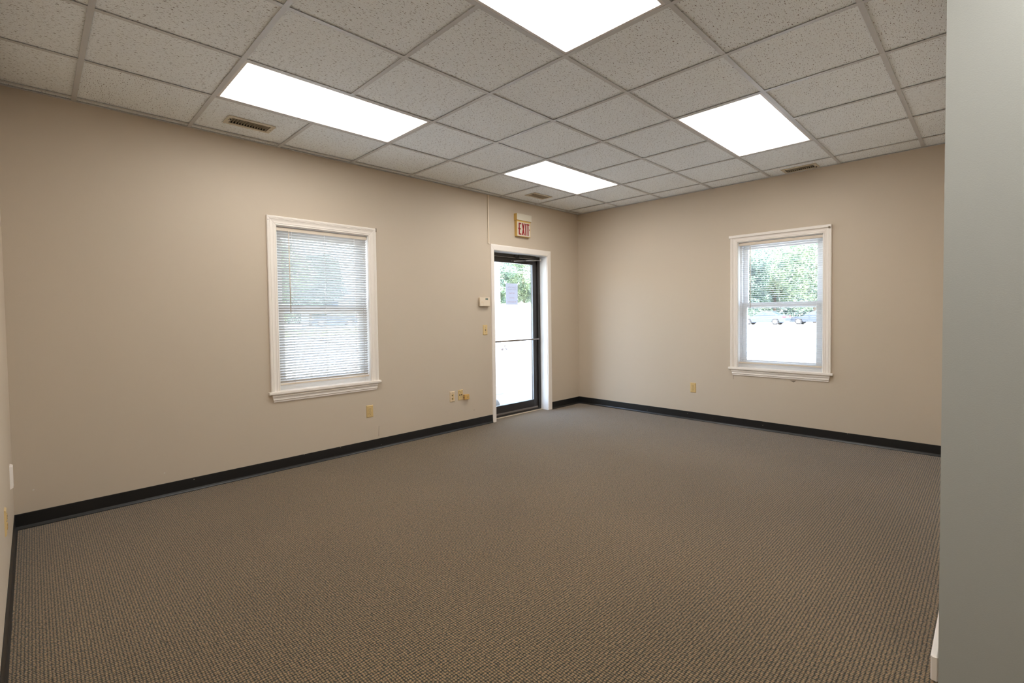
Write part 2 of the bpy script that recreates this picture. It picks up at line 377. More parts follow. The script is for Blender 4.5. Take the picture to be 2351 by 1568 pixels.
def tee_y(x, ya, yb): bx(bm, x-tw, x+tw, ya, yb, z0-0.0003, z1-0.0003); bx(bm, x-0.0008, x+0.0008, ya, yb, z1, H+0.03)
for b in range(12): tee_x(gy(b), XL, 0)
for a in range(9):
    # run in pieces, broken where a 2x4 fixture spans the line
    cuts = sorted([b for (la, b) in lights if la+1 == a])
    y = 0.0
    for b in cuts:
        tee_y(gx(a), gy(b), y); y = gy(b+1)
    tee_y(gx(a), YB, y)
# wall angle
for a_ in ((XL, 0, -0.020, 0), (XL, XP, YB, YB+0.02)): bx(bm, a_[0], a_[1], a_[2], a_[3], z0-0.0004, z1)
bx(bm, -0.020, 0, YB, 0, z0-0.0004, z1); bx(bm, XL, XL+0.020, YB, 0, z0-0.0004, z1)
obj('tee_grid', bm, m_tee, ceiling)

# unseen lid added to block sky light leaking round the tiles
struct(obj('light_block_lid', box(XL, 0, YB, 0, H+0.22, H+0.24), m_dark))

light_labels = {(1, 1): 'lit ceiling light panel nearest the glass door', (5, 1): 'long lit ceiling light panel beside the slotted vent, nearest the left window',
    (1, 4): 'lit ceiling light panel near the right window wall', (5, 4): 'lit ceiling light panel cut off by the top edge of the photo',
    (5, 7): 'unseen added ceiling light panel directly above the camera', (1, 8): 'unseen added ceiling light panel behind the near partition', (8, 8): 'unseen added ceiling light panel behind the camera by the left wall'}
def make_light():
    L = thing('ceiling_light', '', 'ceiling light', group='recessed fluorescent ceiling lights')
    lx, ly = 2*T, T
    fb = bmesh.new(); a = 0.0125; w_ = 0.016
    for (x0, x1, y0, y1) in ((a, lx-a, a, a+w_), (a, lx-a, ly-a-w_, ly-a), (a, a+w_, a+w_, ly-a-w_), (lx-a-w_, lx-a, a+w_, ly-a-w_)):
        bx(fb, x0, x1, y0, y1, 0.0012, 0.011)
    obj('frame', fb, m_lightframe, L)
    hb = bmesh.new(); e = 0.030
    bx(hb, a, lx-a, a, ly-a, 0.10, 0.104)
    for (x0, x1, y0, y1) in ((a, lx-a, a, a+0.002), (a, lx-a, ly-a-0.002, ly-a), (a, a+0.002, a, ly-a), (lx-a-0.002, lx-a, a, ly-a)): bx(hb, x0, x1, y0, y1, 0.011, 0.10)
    obj('housing', hb, m_lightframe, L)
    obj('lens', box(a+w_-0.004, lx-a-w_+0.004, a+w_-0.004, ly-a-w_+0.004, 0.0112, 0.0135), m_lens, L)
    return L
L0 = make_light()
for i, (a, b) in enumerate(lights):
    o = L0 if i == 0 else copy_tree(L0)
    o.location = (gx(a+2), gy(b+1), H); o['label'] = light_labels[(a, b)]

# ------------------------------------------------------------------ ceiling vents
def vent(x0, x1, y0, y1, along, label, nsl):
    """12x6 inch register, slats across the long axis"""
    cx, cy = (x0+x1)/2, (y0+y1)/2
    V = thing('ceiling_vent', label, 'air vent', (cx, cy, H+0.004), 0 if along == 'x' else PI/2, 'ceiling air registers')
    Lx, Ly, gx_, gy_ = 0.150, 0.082, 0.124, 0.056
    fb = bmesh.new()
    for q in ((-Lx, Lx, -Ly, -gy_), (-Lx, Lx, gy_, Ly), (-Lx, -gx_, -gy_, gy_), (gx_, Lx, -gy_, gy_)): bx(fb, *q, -0.006, 0.0)
    obj('face_plate', fb, m_vent, V)
    db = bmesh.new(); bx(db, -gx_, gx_, -gy_, gy_, 0.070, 0.072)
    for q in ((-gx_-0.001, -gx_, -gy_, gy_), (gx_, gx_+0.001, -gy_, gy_), (-gx_, gx_, -gy_-0.001, -gy_), (-gx_, gx_, gy_, gy_+0.001)): bx(db, *q, 0.0, 0.070)
    obj('duct_boot', db, m_dark, V)
    sb = bmesh.new()
    for i in range(nsl):
        x = -gx_ + (i+0.5)*2*gx_/nsl
        loft(sb, [(x+0.001, -gy_, 0.016), (x, -gy_, 0.016), (x-0.001, -gy_, -0.005), (x, -gy_, -0.005)], [(x+0.001, gy_, 0.016), (x, gy_, 0.016), (x-0.001, gy_, -0.005), (x, gy_, -0.005)])
    obj('louver_blades', sb, m_vent, V)
    for s in (-1, 1):
        s_ = bmesh.new(); cyl(s_, (s*0.138, 0.01*s, -0.0075), (s*0.138, 0.01*s, -0.0055), 0.004, seg=10); obj('screw', s_, m_scar, V)
    lv = bmesh.new(); bx(lv, -gx_-0.012, -gx_-0.003, -0.034, -0.030, -0.014, -0.006); obj('damper_lever', lv, m_dark, V)
    return V
vent(-4.405, -4.11, -0.455, -0.250, 'x', 'cream ceiling vent with dark slots beside the leftmost light panel', 14)
vent(-1.345, -1.035, -0.445, -0.255, 'x', 'small ceiling vent above the exit sign', 16)
vent(-0.205, -0.025, -2.965, -2.665, 'y', 'ceiling vent at the right wall above the right window', 14)

# ------------------------------------------------------------------ windows
def sweep_casing(par, hw, z0, z1, prof, name='casing_board', wl=None, gap=0.0008):
    """three mitred boards round an opening; prof = (offset outward, thickness into the room)"""
    wl = wl or [1, 1, 1]
    for k in range(3):
        A, B = [], []
        for u, t in prof:
            uL, uT, uR = u*wl[0], u*wl[1], u*wl[2]
            if k == 0: A.append((-hw-uL, -t, z0)); B.append((-hw-uL, -t, z1+uT-gap))
            if k == 1: A.append((-hw-uL+gap, -t, z1+uT)); B.append((hw+uR-gap, -t, z1+uT))
            if k == 2: A.append((hw+uR, -t, z1+uT-gap)); B.append((hw+uR, -t, z0))
        bm = bmesh.new(); loft(bm, A, B); obj(name, bm, m_trim, par)
CAS = [(0, 0), (0, 0.009), (0.004, 0.012), (0.012, 0.010), (0.015, 0.0125), (0.022, 0.013), (0.025, 0.0115), (0.034, 0.012), (0.046, 0.0155), (0.049, 0.019), (0.053, 0.0165), (0.057, 0.020), (0.068, 0.020), (0.073, 0.016), (0.073, 0)]
def ring(x0, x1, z0, z1, w_, y0, y1, wt=None, wb=None, bev=0.002):
    wt = wt or w_; wb = wb or w_
    bm = bmesh.new()
    bx(bm, x0, x0+w_, y0, y1, z0, z1, bev=bev); bx(bm, x1-w_, x1, y0, y1, z0, z1, bev=bev)
    bx(bm, x0+w_, x1-w_, y0, y1, z1-wt, z1, bev=bev); bx(bm, x0+w_, x1-w_, y0, y1, z0, z0+wb, bev=bev)
    return bm
def window(n, loc, rz):
    W = empty('window_%d' % n, loc, rz); struct(W)
    zt = WZ1 - WZ0
    sweep_casing(W, WH-0.001, 0.0, zt, CAS)
    # stool with horns, apron with returned ends
    bm = bmesh.new(); bx(bm, -0.495, 0.495, -0.034, -0.0003, -0.022, 0.0, bev=0.003, seg=2); bx(bm, -WH+0.0005, WH-0.0005, -0.0003, 0.0595, -0.022, 0.0)
    obj('stool', bm, m_trim, W)
    ap = [(0, 0), (0.024, 0), (0.024, -0.006), (0.018, -0.012), (0.020, -0.018), (0.014, -0.030), (0.014, -0.040), (0.016, -0.046), (0.009, -0.052), (0.009, -0.064), (0, -0.064)]
    bm = bmesh.new()
    loft(bm, [(-0.470 + (-z)*0.22, -u, z-0.022) for u, z in ap], [(0.470 - (-z)*0.22, -u, z-0.022) for u, z in ap]); obj('apron', bm, m_trim, W)
    # jamb lining
    bm = bmesh.new(); e = 0.012
    bx(bm, -WH, -WH+0.006, 0.0005, 0.060, 0, zt); bx(bm, WH-0.006, WH, 0.0005, 0.060, 0, zt); bx(bm, -WH+0.006, WH-0.006, 0.0005, 0.060, zt-0.006, zt)
    obj('jamb_lining', bm, m_vinyl, W)
    # vinyl unit
    obj('frame', ring(-WH, WH, -0.022, zt, 0.026, 0.060, 0.150, wt=0.03, wb=0.047), m_vinyl, W)
    bm = bmesh.new(); bx(bm, -0.378, 0.378, 0.0625, 0.0675, 0.0245, 0.038, bev=0.001)
    obj('sill_track', bm, m_vinyl, W)
    lo = obj('lower_sash', ring(-0.377, 0.377, 0.027, 0.700, 0.046, 0.070, 0.098, wt=0.050, wb=0.055), m_vinyl, W)
    obj('pane', box(-0.332, 0.332, 0.082, 0.086, 0.081, 0.651), m_glass, lo)
    bm = bmesh.new(); bx(bm, -0.03, 0.03, 0.056, 0.0695, 0.690, 0.704, bev=0.003); obj('sash_lock', bm, m_vinyl, lo)
    us = obj('upper_sash', ring(-0.377, 0.377, 0.645, zt-0.032, 0.046, 0.104, 0.132, wt=0.045, wb=0.050), m_vinyl, W)
    obj('pane', box(-0.332, 0.332, 0.116, 0.120, 0.694, zt-0.076), m_glass, us)
    obj('outer_sill', box(-WH-0.02, WH+0.02, 0.1505, 0.29, -0.05, -0.0225), m_vinyl, W)
    if n == 1:
        bm = bmesh.new(); bx(bm, 0.474, 0.4815, -0.0215, -0.010, 1.398, 1.432); obj('casing_chip', bm, m_scar, W)
        bm = bmesh.new(); bx(bm, -0.470, -0.464, -0.0215, -0.0195, 1.390, 1.396); obj('nail_hole', bm, m_scar, W)
    else:
        bm = bmesh.new(); bx(bm, -0.490, 0.4785, -0.030, 0.0, 1.404, 1.4325, bev=0.004, seg=2); obj('head_cap', bm, m_trim, W)
        bm = bmesh.new(); bx(bm, 0.452, 0.468, -0.0312, -0.029, 1.392, 1.412, bev=0.001); obj('casing_chip', bm, m_scar, W)
    return W
window(1, (WAX, 0, WZ0), 0)
window(2, (0, WBY, WZ0), -PI/2)

def blind(loc, rz, tilt, wand_s, label, open_top):
    B = thing('window_blind', label, 'blind', loc, rz, 'white mini blinds')
    top = 1.348
    bm = bmesh.new(); bx(bm, -0.397, 0.397, 0.014, 0.042, top-0.030, top-0.001, bev=0.0015); obj('head_rail', bm, m_rail, B)
    bm = bmesh.new(); bx(bm, -0.396, 0.396, 0.017, 0.040, 0.043, 0.058, bev=0.003); obj('bottom_rail', bm, m_rail, B)
    rb = random.Random(int(tilt*10)+3)
    bm = bmesh.new(); n = 58; z_ = 0.070; hw = 0.0125
    pitch_ = (top-0.036-z_)/(n-1)
    for i in range(n):
        z = z_ + i*pitch_
        t = math.radians(tilt + rb.uniform(-1.2, 1.2))
        if i > n-4: t *= open_top
        A, Bp = [], []
        pts = []
        for k in range(5):
            s = -hw + 2*hw*k/4; c = 0.0016*(1-(s/hw)**2)
            pts.append((s, c))
        prof = [(s, c) for s, c in pts] + [(s, c-0.0004) for s, c in reversed(pts)]
        for s, c in prof:
            y = 0.028 + s*math.cos(t) + c*math.sin(t); zz = z - s*math.sin(t) + c*math.cos(t)
            A.append((-0.392, y, zz)); Bp.append((0.392, y, zz))
        loft(bm, A, Bp)
    obj('slats', bm, m_slat, B)
    for s in (-0.275, 0.0, 0.275):
        bm = bmesh.new()
        for y in (0.0145, 0.0415): cyl(bm, (s, y, 0.052), (s, y, top-0.02), 0.0006, seg=6)
        cyl(bm, (s+0.004, 0.028, 0.05), (s+0.004, 0.028, top-0.02), 0.0008, seg=6)
        obj('ladder_cord', bm, m_cord, B)
    bm = bmesh.new(); cyl(bm, (wand_s, 0.006, 0.645), (wand_s-0.002, 0.006, 1.300), 0.0038, seg=6); cyl(bm, (wand_s-0.002, 0.006, 1.30), (wand_s-0.002, 0.012, 1.325), 0.0015, seg=6)
    obj('tilt_wand', bm, m_rail, B)
    return B
blind((WAX, 0, WZ0), 0, 42, -0.300, 'white mini blind with half-closed slats in the left window', 1.0)
blind((0, WBY, WZ0), -PI/2, 3.0, -0.275, 'white mini blind with open slats in the right window', 1.0)

# ------------------------------------------------------------------ glass door
DC = (D0+D1)/2; DW = (D1-D0)/2
door = empty('door_1', (DC, 0, 0)); struct(door, 'dark framed glass entrance door in a white casing')
CD = [(0, 0), (0, 0.010), (0.006, 0.014), (0.055, 0.014), (0.066, 0.011), (0.070, 0.006), (0.070, 0)]
sweep_casing(door, DW-0.001, 0.002, DZ-0.003, CD, wl=[0.72, 1, 1.03])
JD = 0.120
bm = bmesh.new()
bx(bm, -DW, -DW+0.006, 0.0003, JD, 0, DZ); bx(bm, DW-0.006, DW, 0.0003, JD, 0, DZ); bx(bm, -DW+0.006, DW-0.006, 0.0003, JD, DZ-0.006, DZ)
obj('jamb_lining', bm, m_vinyl, door)
bm = bmesh.new(); FW = 0.047
bx(bm, -DW, -DW+FW, JD, JD+0.11, 0.0, DZ); bx(bm, DW-FW, DW, JD, JD+0.11, 0.0, DZ); bx(bm, -DW+FW, DW-FW, JD, JD+0.11, DZ-0.045, DZ)
bx(bm, DW-FW-0.012, DW-FW, JD+0.065, JD+0.08, 0.0, DZ-0.045); bx(bm, -DW+FW, DW-FW, JD+0.065, JD+0.08, DZ-0.057, DZ-0.045)
obj('metal_frame', bm, m_bronze, door)
bm = bmesh.new(); bx(bm, -DW+FW, DW-FW, JD-0.004, JD+0.11, 0.0, 0.012, bev=0.002); bx(bm, -DW+FW, DW-FW, JD+0.004, JD+0.055, 0.012, 0.030)
obj('threshold', bm, m_bronze, door)
obj('floor_strip', box(-DW+0.006, DW-0.006, JD-0.020, JD-0.004, 0.0, 0.008), m_thermo, door)
lx0, lx1, ly0, ly1 = -DW+FW+0.003, DW-FW-0.003, JD+0.018, JD+0.062
SW = 0.070
leaf = obj('door_leaf', ring(lx0, lx1, 0.050, DZ-0.049, SW, ly0, ly1, wt=0.062, wb=0.092, bev=0.0025), m_bronze, door)
obj('glass_pane', box(lx0+SW-0.004, lx1-SW+0.004, ly0+0.019, ly0+0.025, 0.138, DZ-0.108), m_glass, leaf)
bm = bmesh.new(); bx(bm, lx0+0.002, lx1-0.002, ly0-0.006, ly0+0.012, 0.016, 0.049, bev=0.002); obj('door_sweep', bm, m_bar, leaf)
bm = bmesh.new()
g0, g1, gz0, gz1 = lx0+SW, lx1-SW, 0.142, DZ-0.111
bx(bm, g0, g0+0.006, ly0+0.004, ly0+0.018, gz0, gz1); obj('glazing_stop', bm, m_stop, leaf)
bm = bmesh.new(); bx(bm, g1-0.006, g1, ly0+0.004, ly0+0.018, gz0, gz1); obj('glazing_stop', bm, m_stop, leaf)
bm = bmesh.new(); yb = ly0-0.045
cyl(bm, (lx0+0.02, yb, 0.937), (lx1-0.020, yb, 0.937), 0.0105, seg=20)
for x in (lx0+0.035, lx1-0.035): cyl(bm, (x, yb, 0.937), (x, ly0+0.001, 0.937), 0.008, seg=12)
obj('push_bar', bm, m_bar, leaf)
bm = bmesh.new(); bx(bm, 0.035, 0.350, JD-0.042, JD-0.001, DZ-0.046, DZ-0.007, bev=0.008, seg=3); bx(bm, -0.02, 0.05, JD-0.03, JD-0.001, DZ-0.040, DZ-0.014, bev=0.004)
clo = obj('door_closer', bm, m_bronze, door)
obj('closer_underplate', box(0.045, 0.335, JD-0.040, JD-0.003, DZ-0.0495, DZ-0.0463), m_alu, clo)
obj('gap_highlight', box(-DW+FW, DW-FW, JD-0.002, JD+0.004, DZ-0.0485, DZ-0.0455), m_alu, door)  # bright strip put in for the light line along the door-head gap
ex, ez = 0.400, 1.968
bm = bmesh.new(); cyl(bm, (0.165, JD-0.020, 1.975), (0.165, JD-0.020, 1.945), 0.013, seg=14); obj('spindle', bm, m_bronze, clo)
bm = bmesh.new()
a_, b_ = Vector((0.165, JD-0.022, 1.955)), Vector((ex, JD-0.065, ez+0.006)); n_ = Vector((0, 0, 1)); sd = (b_-a_).cross(n_).normalized()*0.011
loft(bm, [a_+sd+n_*0.003, a_-sd+n_*0.003, a_-sd-n_*0.003, a_+sd-n_*0.003], [b_+sd*0.7+n_*0.003, b_-sd*0.7+n_*0.003, b_-sd*0.7-n_*0.003, b_+sd*0.7-n_*0.003]); obj('main_arm', bm, m_bronze, clo)
bm = bmesh.new(); cyl(bm, (ex, JD-0.065, ez+0.014), (ex, JD-0.065, ez-0.018), 0.011, seg=14)
cyl(bm, (ex, JD-0.065, ez-0.008), (0.17, JD-0.030, 1.946), 0.0062, seg=10); cyl(bm, (0.17, JD-0.030, 1.946), (-0.02, JD+0.0, 1.929), 0.0045, seg=10)
obj('forearm_rod', bm, m_alu, clo)
bm = bmesh.new(); bx(bm, -0.065, 0.0, ly0-0.020, ly0+0.001, 1.922, 1.940, bev=0.003); obj('arm_shoe', bm, m_bronze, clo)

# notice taped to the door glass (mirrored writing, it faces out)
py = ly0 + 0.0265
pn = thing('paper_notice', 'white paper notice with mirrored red lines taped to the door glass', 'notice', (-1.149, py, 1.384))
obj('sheet', box(-0.104, 0.104, 0.0, 0.0006, 0, 0.270), m_paper, pn)
for x, z, r in ((-0.115, 0.277, 0.75), (0.116, 0.273, -0.75), (-0.114, -0.006, -0.75), (0.121, -0.002, 0.75)):
    bm = bmesh.new(); bx(bm, -0.022, 0.022, -0.0005, -0.0002, -0.009, 0.009); t_ = obj('tape', bm, m_tape, pn); t_.location = (x, 0, z); t_.rotation_euler = (0, r, 0)
def text(body, size, z, m, bold=0.0, width=None):
    cu = bpy.data.curves.new('lettering', 'FONT'); cu.body = body; cu.size = size; cu.align_x = 'CENTER'; cu.extrude = 0.0001; cu.offset = bold
    o = bpy.data.objects.new('tmp_lettering', cu); C.objects.link(o)
    dg = bpy.context.evaluated_depsgraph_get(); me = bpy.data.meshes.new_from_object(o.evaluated_get(dg)); bpy.data.objects.remove(o, do_unlink=True)
    xs_ = [v.co.x for v in me.vertices]; s = (width/(max(xs_)-min(xs_))) if width else 1
    for v in me.vertices: v.co = Vector((-v.co.x*s, -v.co.z-0.0002, v.co.y))          # mirrored
    me.flip_normals(); me.materials.append(m); q = bpy.data.objects.new('lettering', me); C.objects.link(q); q.parent = pn; q.location = (0, -0.0001, z)
text('Cuser & Co.', 0.030, 0.212, m_inkg, width=0.150)
text('property management', 0.013, 0.190, m_inkg, width=0.160)
text('We Moved!', 0.024, 0.140, m_inkr, width=0.098)
text('visit us at', 0.020, 0.084, m_inkr, width=0.085)
text('765 Queen Street', 0.022, 0.032, m_inkr, width=0.150)

# ------------------------------------------------------------------ wall devices
def plate(par, w_=0.070, h_=0.115, m=m_ivory, t=0.006):
    bm = bmesh.new()
    a, b = w_/2, h_/2; c = 0.006
    loft(bm, [(-a, 0, -b), (a, 0, -b), (a, 0, b), (-a, 0, b)], [(-a+c, -t, -b+c), (a-c, -t, -b+c), (a-c, -t, b-c), (-a+c, -t, b-c)])
    return obj('cover_plate', bm, m, par)
def outlet(label, loc, rz):
    o = thing('power_outlet', label, 'outlet', loc, rz, 'ivory duplex power outlets'); plate(o)
    for s in (-1, 1):
        bm = bmesh.new(); cz = s*0.0195
        pts = [(math.cos(k*2*PI/20)*0.0165, max(-0.0135, min(0.0135, math.sin(k*2*PI/20)*0.0165))) for k in range(20)]
        loft(bm, [(x, -0.005, cz+z) for x, z in pts], [(x, -0.0085, cz+z) for x, z in pts]); r = obj('receptacle', bm, m_ivory, o)
        bm = bmesh.new(); bx(bm, -0.0080, -0.0052, -0.0088, -0.0080, cz-0.001, cz+0.009); bx(bm, 0.0055, 0.0080, -0.0088, -0.0080, cz, cz+0.008)
        cyl(bm, (0, -0.0088, cz-0.0075), (0, -0.0080, cz-0.0075), 0.0027, seg=10); obj('socket_slots', bm, m_dark, r)
    bm = bmesh.new(); cyl(bm, (0, -0.0058, 0), (0, -0.0072, 0), 0.003, seg=10); obj('screw', bm, m_bar, o)
    return o
outlet('ivory power outlet on the left wall section below the left window', (-3.196, 0, 0.369), 0)
outlet('ivory power outlet low on the right wall beside the right window', (0, -1.674, 0.380), -PI/2)
outlet('ivory power outlet seen edge-on at the left edge of the photo', (XL, -1.120, 0.385), PI/2)
bp_ = thing('blank_wall_plate', 'white blank plate low on the side wall near the left corner', 'wall plate', (XL, -0.36, 0.410), PI/2); plate(bp_, 0.075, 0.125, m_trim, 0.012)

sw = thing('light_switch', 'ivory toggle light switch left of the door below the thermostat', 'light switch', (-1.746, 0, 1.088)); plate(sw)
bm = bmesh.new(); bx(bm, -0.006, 0.006, -0.0068, -0.0055, -0.013, 0.013); obj('toggle_slot', bm, m_scar, sw)
bm = bmesh.new(); loft(bm, [(-0.004, -0.006, -0.002), (0.004, -0.006, -0.002), (0.004, -0.006, 0.008), (-0.004, -0.006, 0.008)], [(-0.0035, -0.019, 0.008), (0.0035, -0.019, 0.008), (0.0035, -0.017, 0.014), (-0.0035, -0.017, 0.014)]); obj('toggle', bm, m_ivory, sw)
for z in (-0.030, 0.030):
    bm = bmesh.new(); cyl(bm, (0, -0.0058, z), (0, -0.0072, z), 0.003, seg=10); obj('screw', bm, m_bar, sw)

pj = thing('phone_jack_plate', 'almond wall plate with two stacked phone jacks left of the door', 'phone jack', (-2.232, 0, 0.381)); plate(pj, m=m_almond)
for z in (0.014, -0.022):
    bm = bmesh.new(); cyl(bm, (0.003, -0.0055, z), (0.003, -0.0085, z), 0.0155, seg=24); r = obj('jack', bm, m_ivory, pj)
    bm = bmesh.new(); bx(bm, -0.009, 0.001, -0.0092, -0.008, z-0.006, z+0.005); obj('jack_port', bm, m_dark, r)
for z in (0.042, -0.048):
    bm = bmesh.new(); cyl(bm, (0.002, -0.0055, z), (0.002, -0.0070, z), 0.0032, seg=10); obj('screw', bm, m_scar, pj)

dj = thing('data_plate', 'ivory wall plate with two side-by-side ports next to the yellow box', 'data jack', (-2.120, 0, 0.386)); plate(dj, m=m_ivory)
for x in (-0.013, 0.013):
    bm = bmesh.new(); bx(bm, x-0.0065, x+0.0065, -0.0068, -0.0055, -0.006, 0.007); obj('data_port', bm, m_dark, dj)
for x, z in ((0, 0.026), (0, -0.022)):
    bm = bmesh.new(); cyl(bm, (x, -0.0055, z), (x, -0.0070, z), 0.0033, seg=10); obj('screw', bm, m_scar, dj)
for x, z, ww in ((-0.017, 0.045, 0.006), (0.018, 0.045, 0.010)):
    bm = bmesh.new(); bx(bm, x-ww/2, x+ww/2, -0.0064, -0.0055, z-0.004, z+0.005); obj('number_label', bm, m_scar, dj)

sb = thing('surface_jack_box', 'yellowed plastic jack box beside the two-port data plate', 'jack box', (-2.047, 0, 0.356))
bm = bmesh.new(); bx(bm, -0.034, 0.034, -0.026, 0, -0.028, 0.028, bev=0.004, seg=2); obj('cover', bm, m_ochre, sb)
bm = bmesh.new(); cyl(bm, (0.010, -0.0255, -0.002), (0.010, -0.0275, -0.002), 0.0052, seg=14); obj('screw', bm, m_lcd, sb)
bm = bmesh.new(); bx(bm, -0.0348, -0.0335, -0.018, -0.007, -0.010, 0.004); obj('jack_port', bm, m_dark, sb)

th = thing('thermostat', 'cream wall thermostat with small grey display left of the door', 'thermostat', (-1.769, 0, 1.411))
bm = bmesh.new(); bx(bm, -0.070, 0.070, -0.012, 0, -0.046, 0.046); obj('back_plate', bm, m_thermo, th)
bm = bmesh.new(); bx(bm, -0.075, 0.075, -0.033, -0.010, -0.051, 0.051, bev=0.004, seg=2); obj('cover', bm, m_thermo, th)
obj('display', box(0.006, 0.044, -0.0338, -0.0325, 0.022, 0.041), m_lcd, th)
obj('hinged_flap', box(-0.022, 0.068, -0.0342, -0.0328, -0.044, 0.010), m_thermo, th)
for z in (0.0, -0.012):
    bm = bmesh.new(); bx(bm, -0.058, -0.030, -0.0342, -0.0325, z-0.003, z+0.003); obj('button', bm, m_almond, th)

rw = thing('cable_raceway', 'thin cream cable raceway from the ceiling to the door casing', 'cable raceway', (-1.6775, 0, 2.092))
bm = bmesh.new(); bx(bm, -0.0085, 0.0085, -0.010, 0, 0, H-2.092-0.001, bev=0.002); obj('channel', bm, m_thermo, rw)
bm = bmesh.new(); bx(bm, -0.010, 0.012, -0.012, 0, -0.012, 0.004, bev=0.002); obj('end_fitting', bm, m_rail, rw)

# exit sign
es = thing('exit_sign', 'yellow and white EXIT sign with red letters above the door', 'exit sign', (-1.128, 0, 2.215))
bm = bmesh.new(); bx(bm, -0.130, 0.130, -0.052, 0, 0.192, 0.272, bev=0.0015); obj('battery_housing', bm, m_exity, es)
obj('housing_cover', box(-0.129, 0.126, -0.0545, -0.0515, 0.193, 0.271), m_exitw, es)
bm = bmesh.new(); bx(bm, -0.120, 0.119, -0.042, 0, 0.0, 0.1915, bev=0.0015); obj('sign_housing', bm, m_exity, es)
px0, px1, pz0, pz1 = -0.116, 0.110, 0.004, 0.174
pan = obj('face_panel', box(px0, px1, -0.0445, -0.0415, pz0, pz1), m_exitw, es)
PW, PH = px1-px0, pz1-pz0
def X_(u): return px0 + u*PW
zt_, zb_ = pz1-0.012, pz0+0.014; LH = zt_-zb_; st = 0.0185; hs = 0.0165; y0_, y1_ = -0.0455, -0.0443
bm = bmesh.new(); bx(bm, X_(.10), X_(.10)+st, y0_, y1_, zb_, zt_)
for z, e_ in ((zb_, .30), (zt_-hs, .29)): bx(bm, X_(.10)+st, X_(e_), y0_, y1_, z, z+hs)
bx(bm, X_(.10)+st, X_(.255), y0_, y1_, (zb_+zt_)/2-hs/2, (zb_+zt_)/2+hs/2); obj('letter', bm, m_red, pan)
bm = bmesh.new()
for s in (0, 1):
    a, b = (X_(.34), X_(.565)-st) if s == 0 else (X_(.565)-st, X_(.34))
    yy0, yy1 = (y0_, y1_) if s == 0 else (y0_-0.00005, y1_)
    loft(bm, [(a, yy0, zt_), (a+st, yy0, zt_), (b+st, yy0, zb_), (b, yy0, zb_)], [(a, yy1, zt_), (a+st, yy1, zt_), (b+st, yy1, zb_), (b, yy1, zb_)])
obj('letter', bm, m_red, pan)
obj('letter', box(X_(.605), X_(.605)+st, y0_, y1_, zb_, zt_), m_red, pan)
bm = bmesh.new(); bx(bm, X_(.715), X_(.925), y0_, y1_, zt_-hs, zt_); bx(bm, X_(.82)-st/2, X_(.82)+st/2, y0_, y1_, zb_, zt_-hs); obj('letter', bm, m_red, pan)
for u in (.060, .935):
    bm = bmesh.new(); bx(bm, X_(u)-0.004, X_(u)+0.004, y0_, y1_, (zb_+zt_)/2-0.008, (zb_+zt_)/2+0.010); obj('arrow_knockout', bm, m_red, pan)

# ------------------------------------------------------------------ outdoors
GZ = -0.12
def ground_z(x, y):
    d2 = ((x-37)/11)**2 + ((y-38)/11)**2
    t = max(0.0, min(1.0, (y-14)/34)); s = t*t*(3-2*t)
    return GZ + 2.55*math.exp(-d2) + 0.35*s
def patch(x0, x1, y0, y1, nx, ny, dz=0.0, fn=None):
    bm = bmesh.new(); g = [[None]*(ny+1) for _ in range(nx+1)]
    for i in range(nx+1):
        for j in range(ny+1):
            x = x0+(x1-x0)*i/nx; y = y0+(y1-y0)*j/ny; g[i][j] = bm.verts.new((x, y, ground_z(x, y)+dz))
    for i in range(nx):
        for j in range(ny):
            if fn and not fn((g[i][j].co.x+g[i+1][j].co.x)/2, (g[i][j].co.y+g[i][j+1].co.y)/2): continue
            bm.faces.new((g[i][j], g[i+1][j], g[i+1][j+1], g[i][j+1]))
    bmesh.ops.delete(bm, geom=[v for v in bm.verts if not v.link_faces], context='VERTS')
    return bm
struct(obj('ground', patch(-30, 150, -60, 150, 60, 70), m_asph, smooth=True), 'bright sunlit parking lot')
struct(obj('porch_slab', box(-3.0, 4.0, WT, 3.0, -0.35, -0.012), m_conc), 'pale concrete walk outside the door')
g = obj('lawn', patch(20, 60, 22, 60, 60, 60, 0.05, lambda x, y: ((x-37)/14)**2+((y-38)/13)**2 < 1), m_grass, smooth=True); g['kind'] = 'stuff'; tag(g, 'pale grass bank beyond the glass door', 'grass')
g = obj('lawn', patch(2, 22, 26, 46, 40, 40, 0.03, lambda x, y: ((x-12)/8)**2+((y-33)/5.5)**2 < 1), m_grass, smooth=True); g['kind'] = 'stuff'; tag(g, 'light grass strip seen low through the left window', 'grass')

pp = thing('porch_post', 'white square porch post outside the glass door', 'post', (-0.197, 1.60, -0.012))
bm = bmesh.new(); bx(bm, -0.10, 0.10, -0.10, 0.10, 0, 2.96, bev=0.006); obj('shaft', bm, m_post, pp)
bm = bmesh.new(); bx(bm, -0.125, 0.125, -0.125, 0.125, 0, 0.14, bev=0.008); obj('plinth', bm, m_post, pp)
ro = struct(obj('roof_overhang', box(-2.6, 1.4, 0.6, 1.85, 2.95, 3.1), m_post))

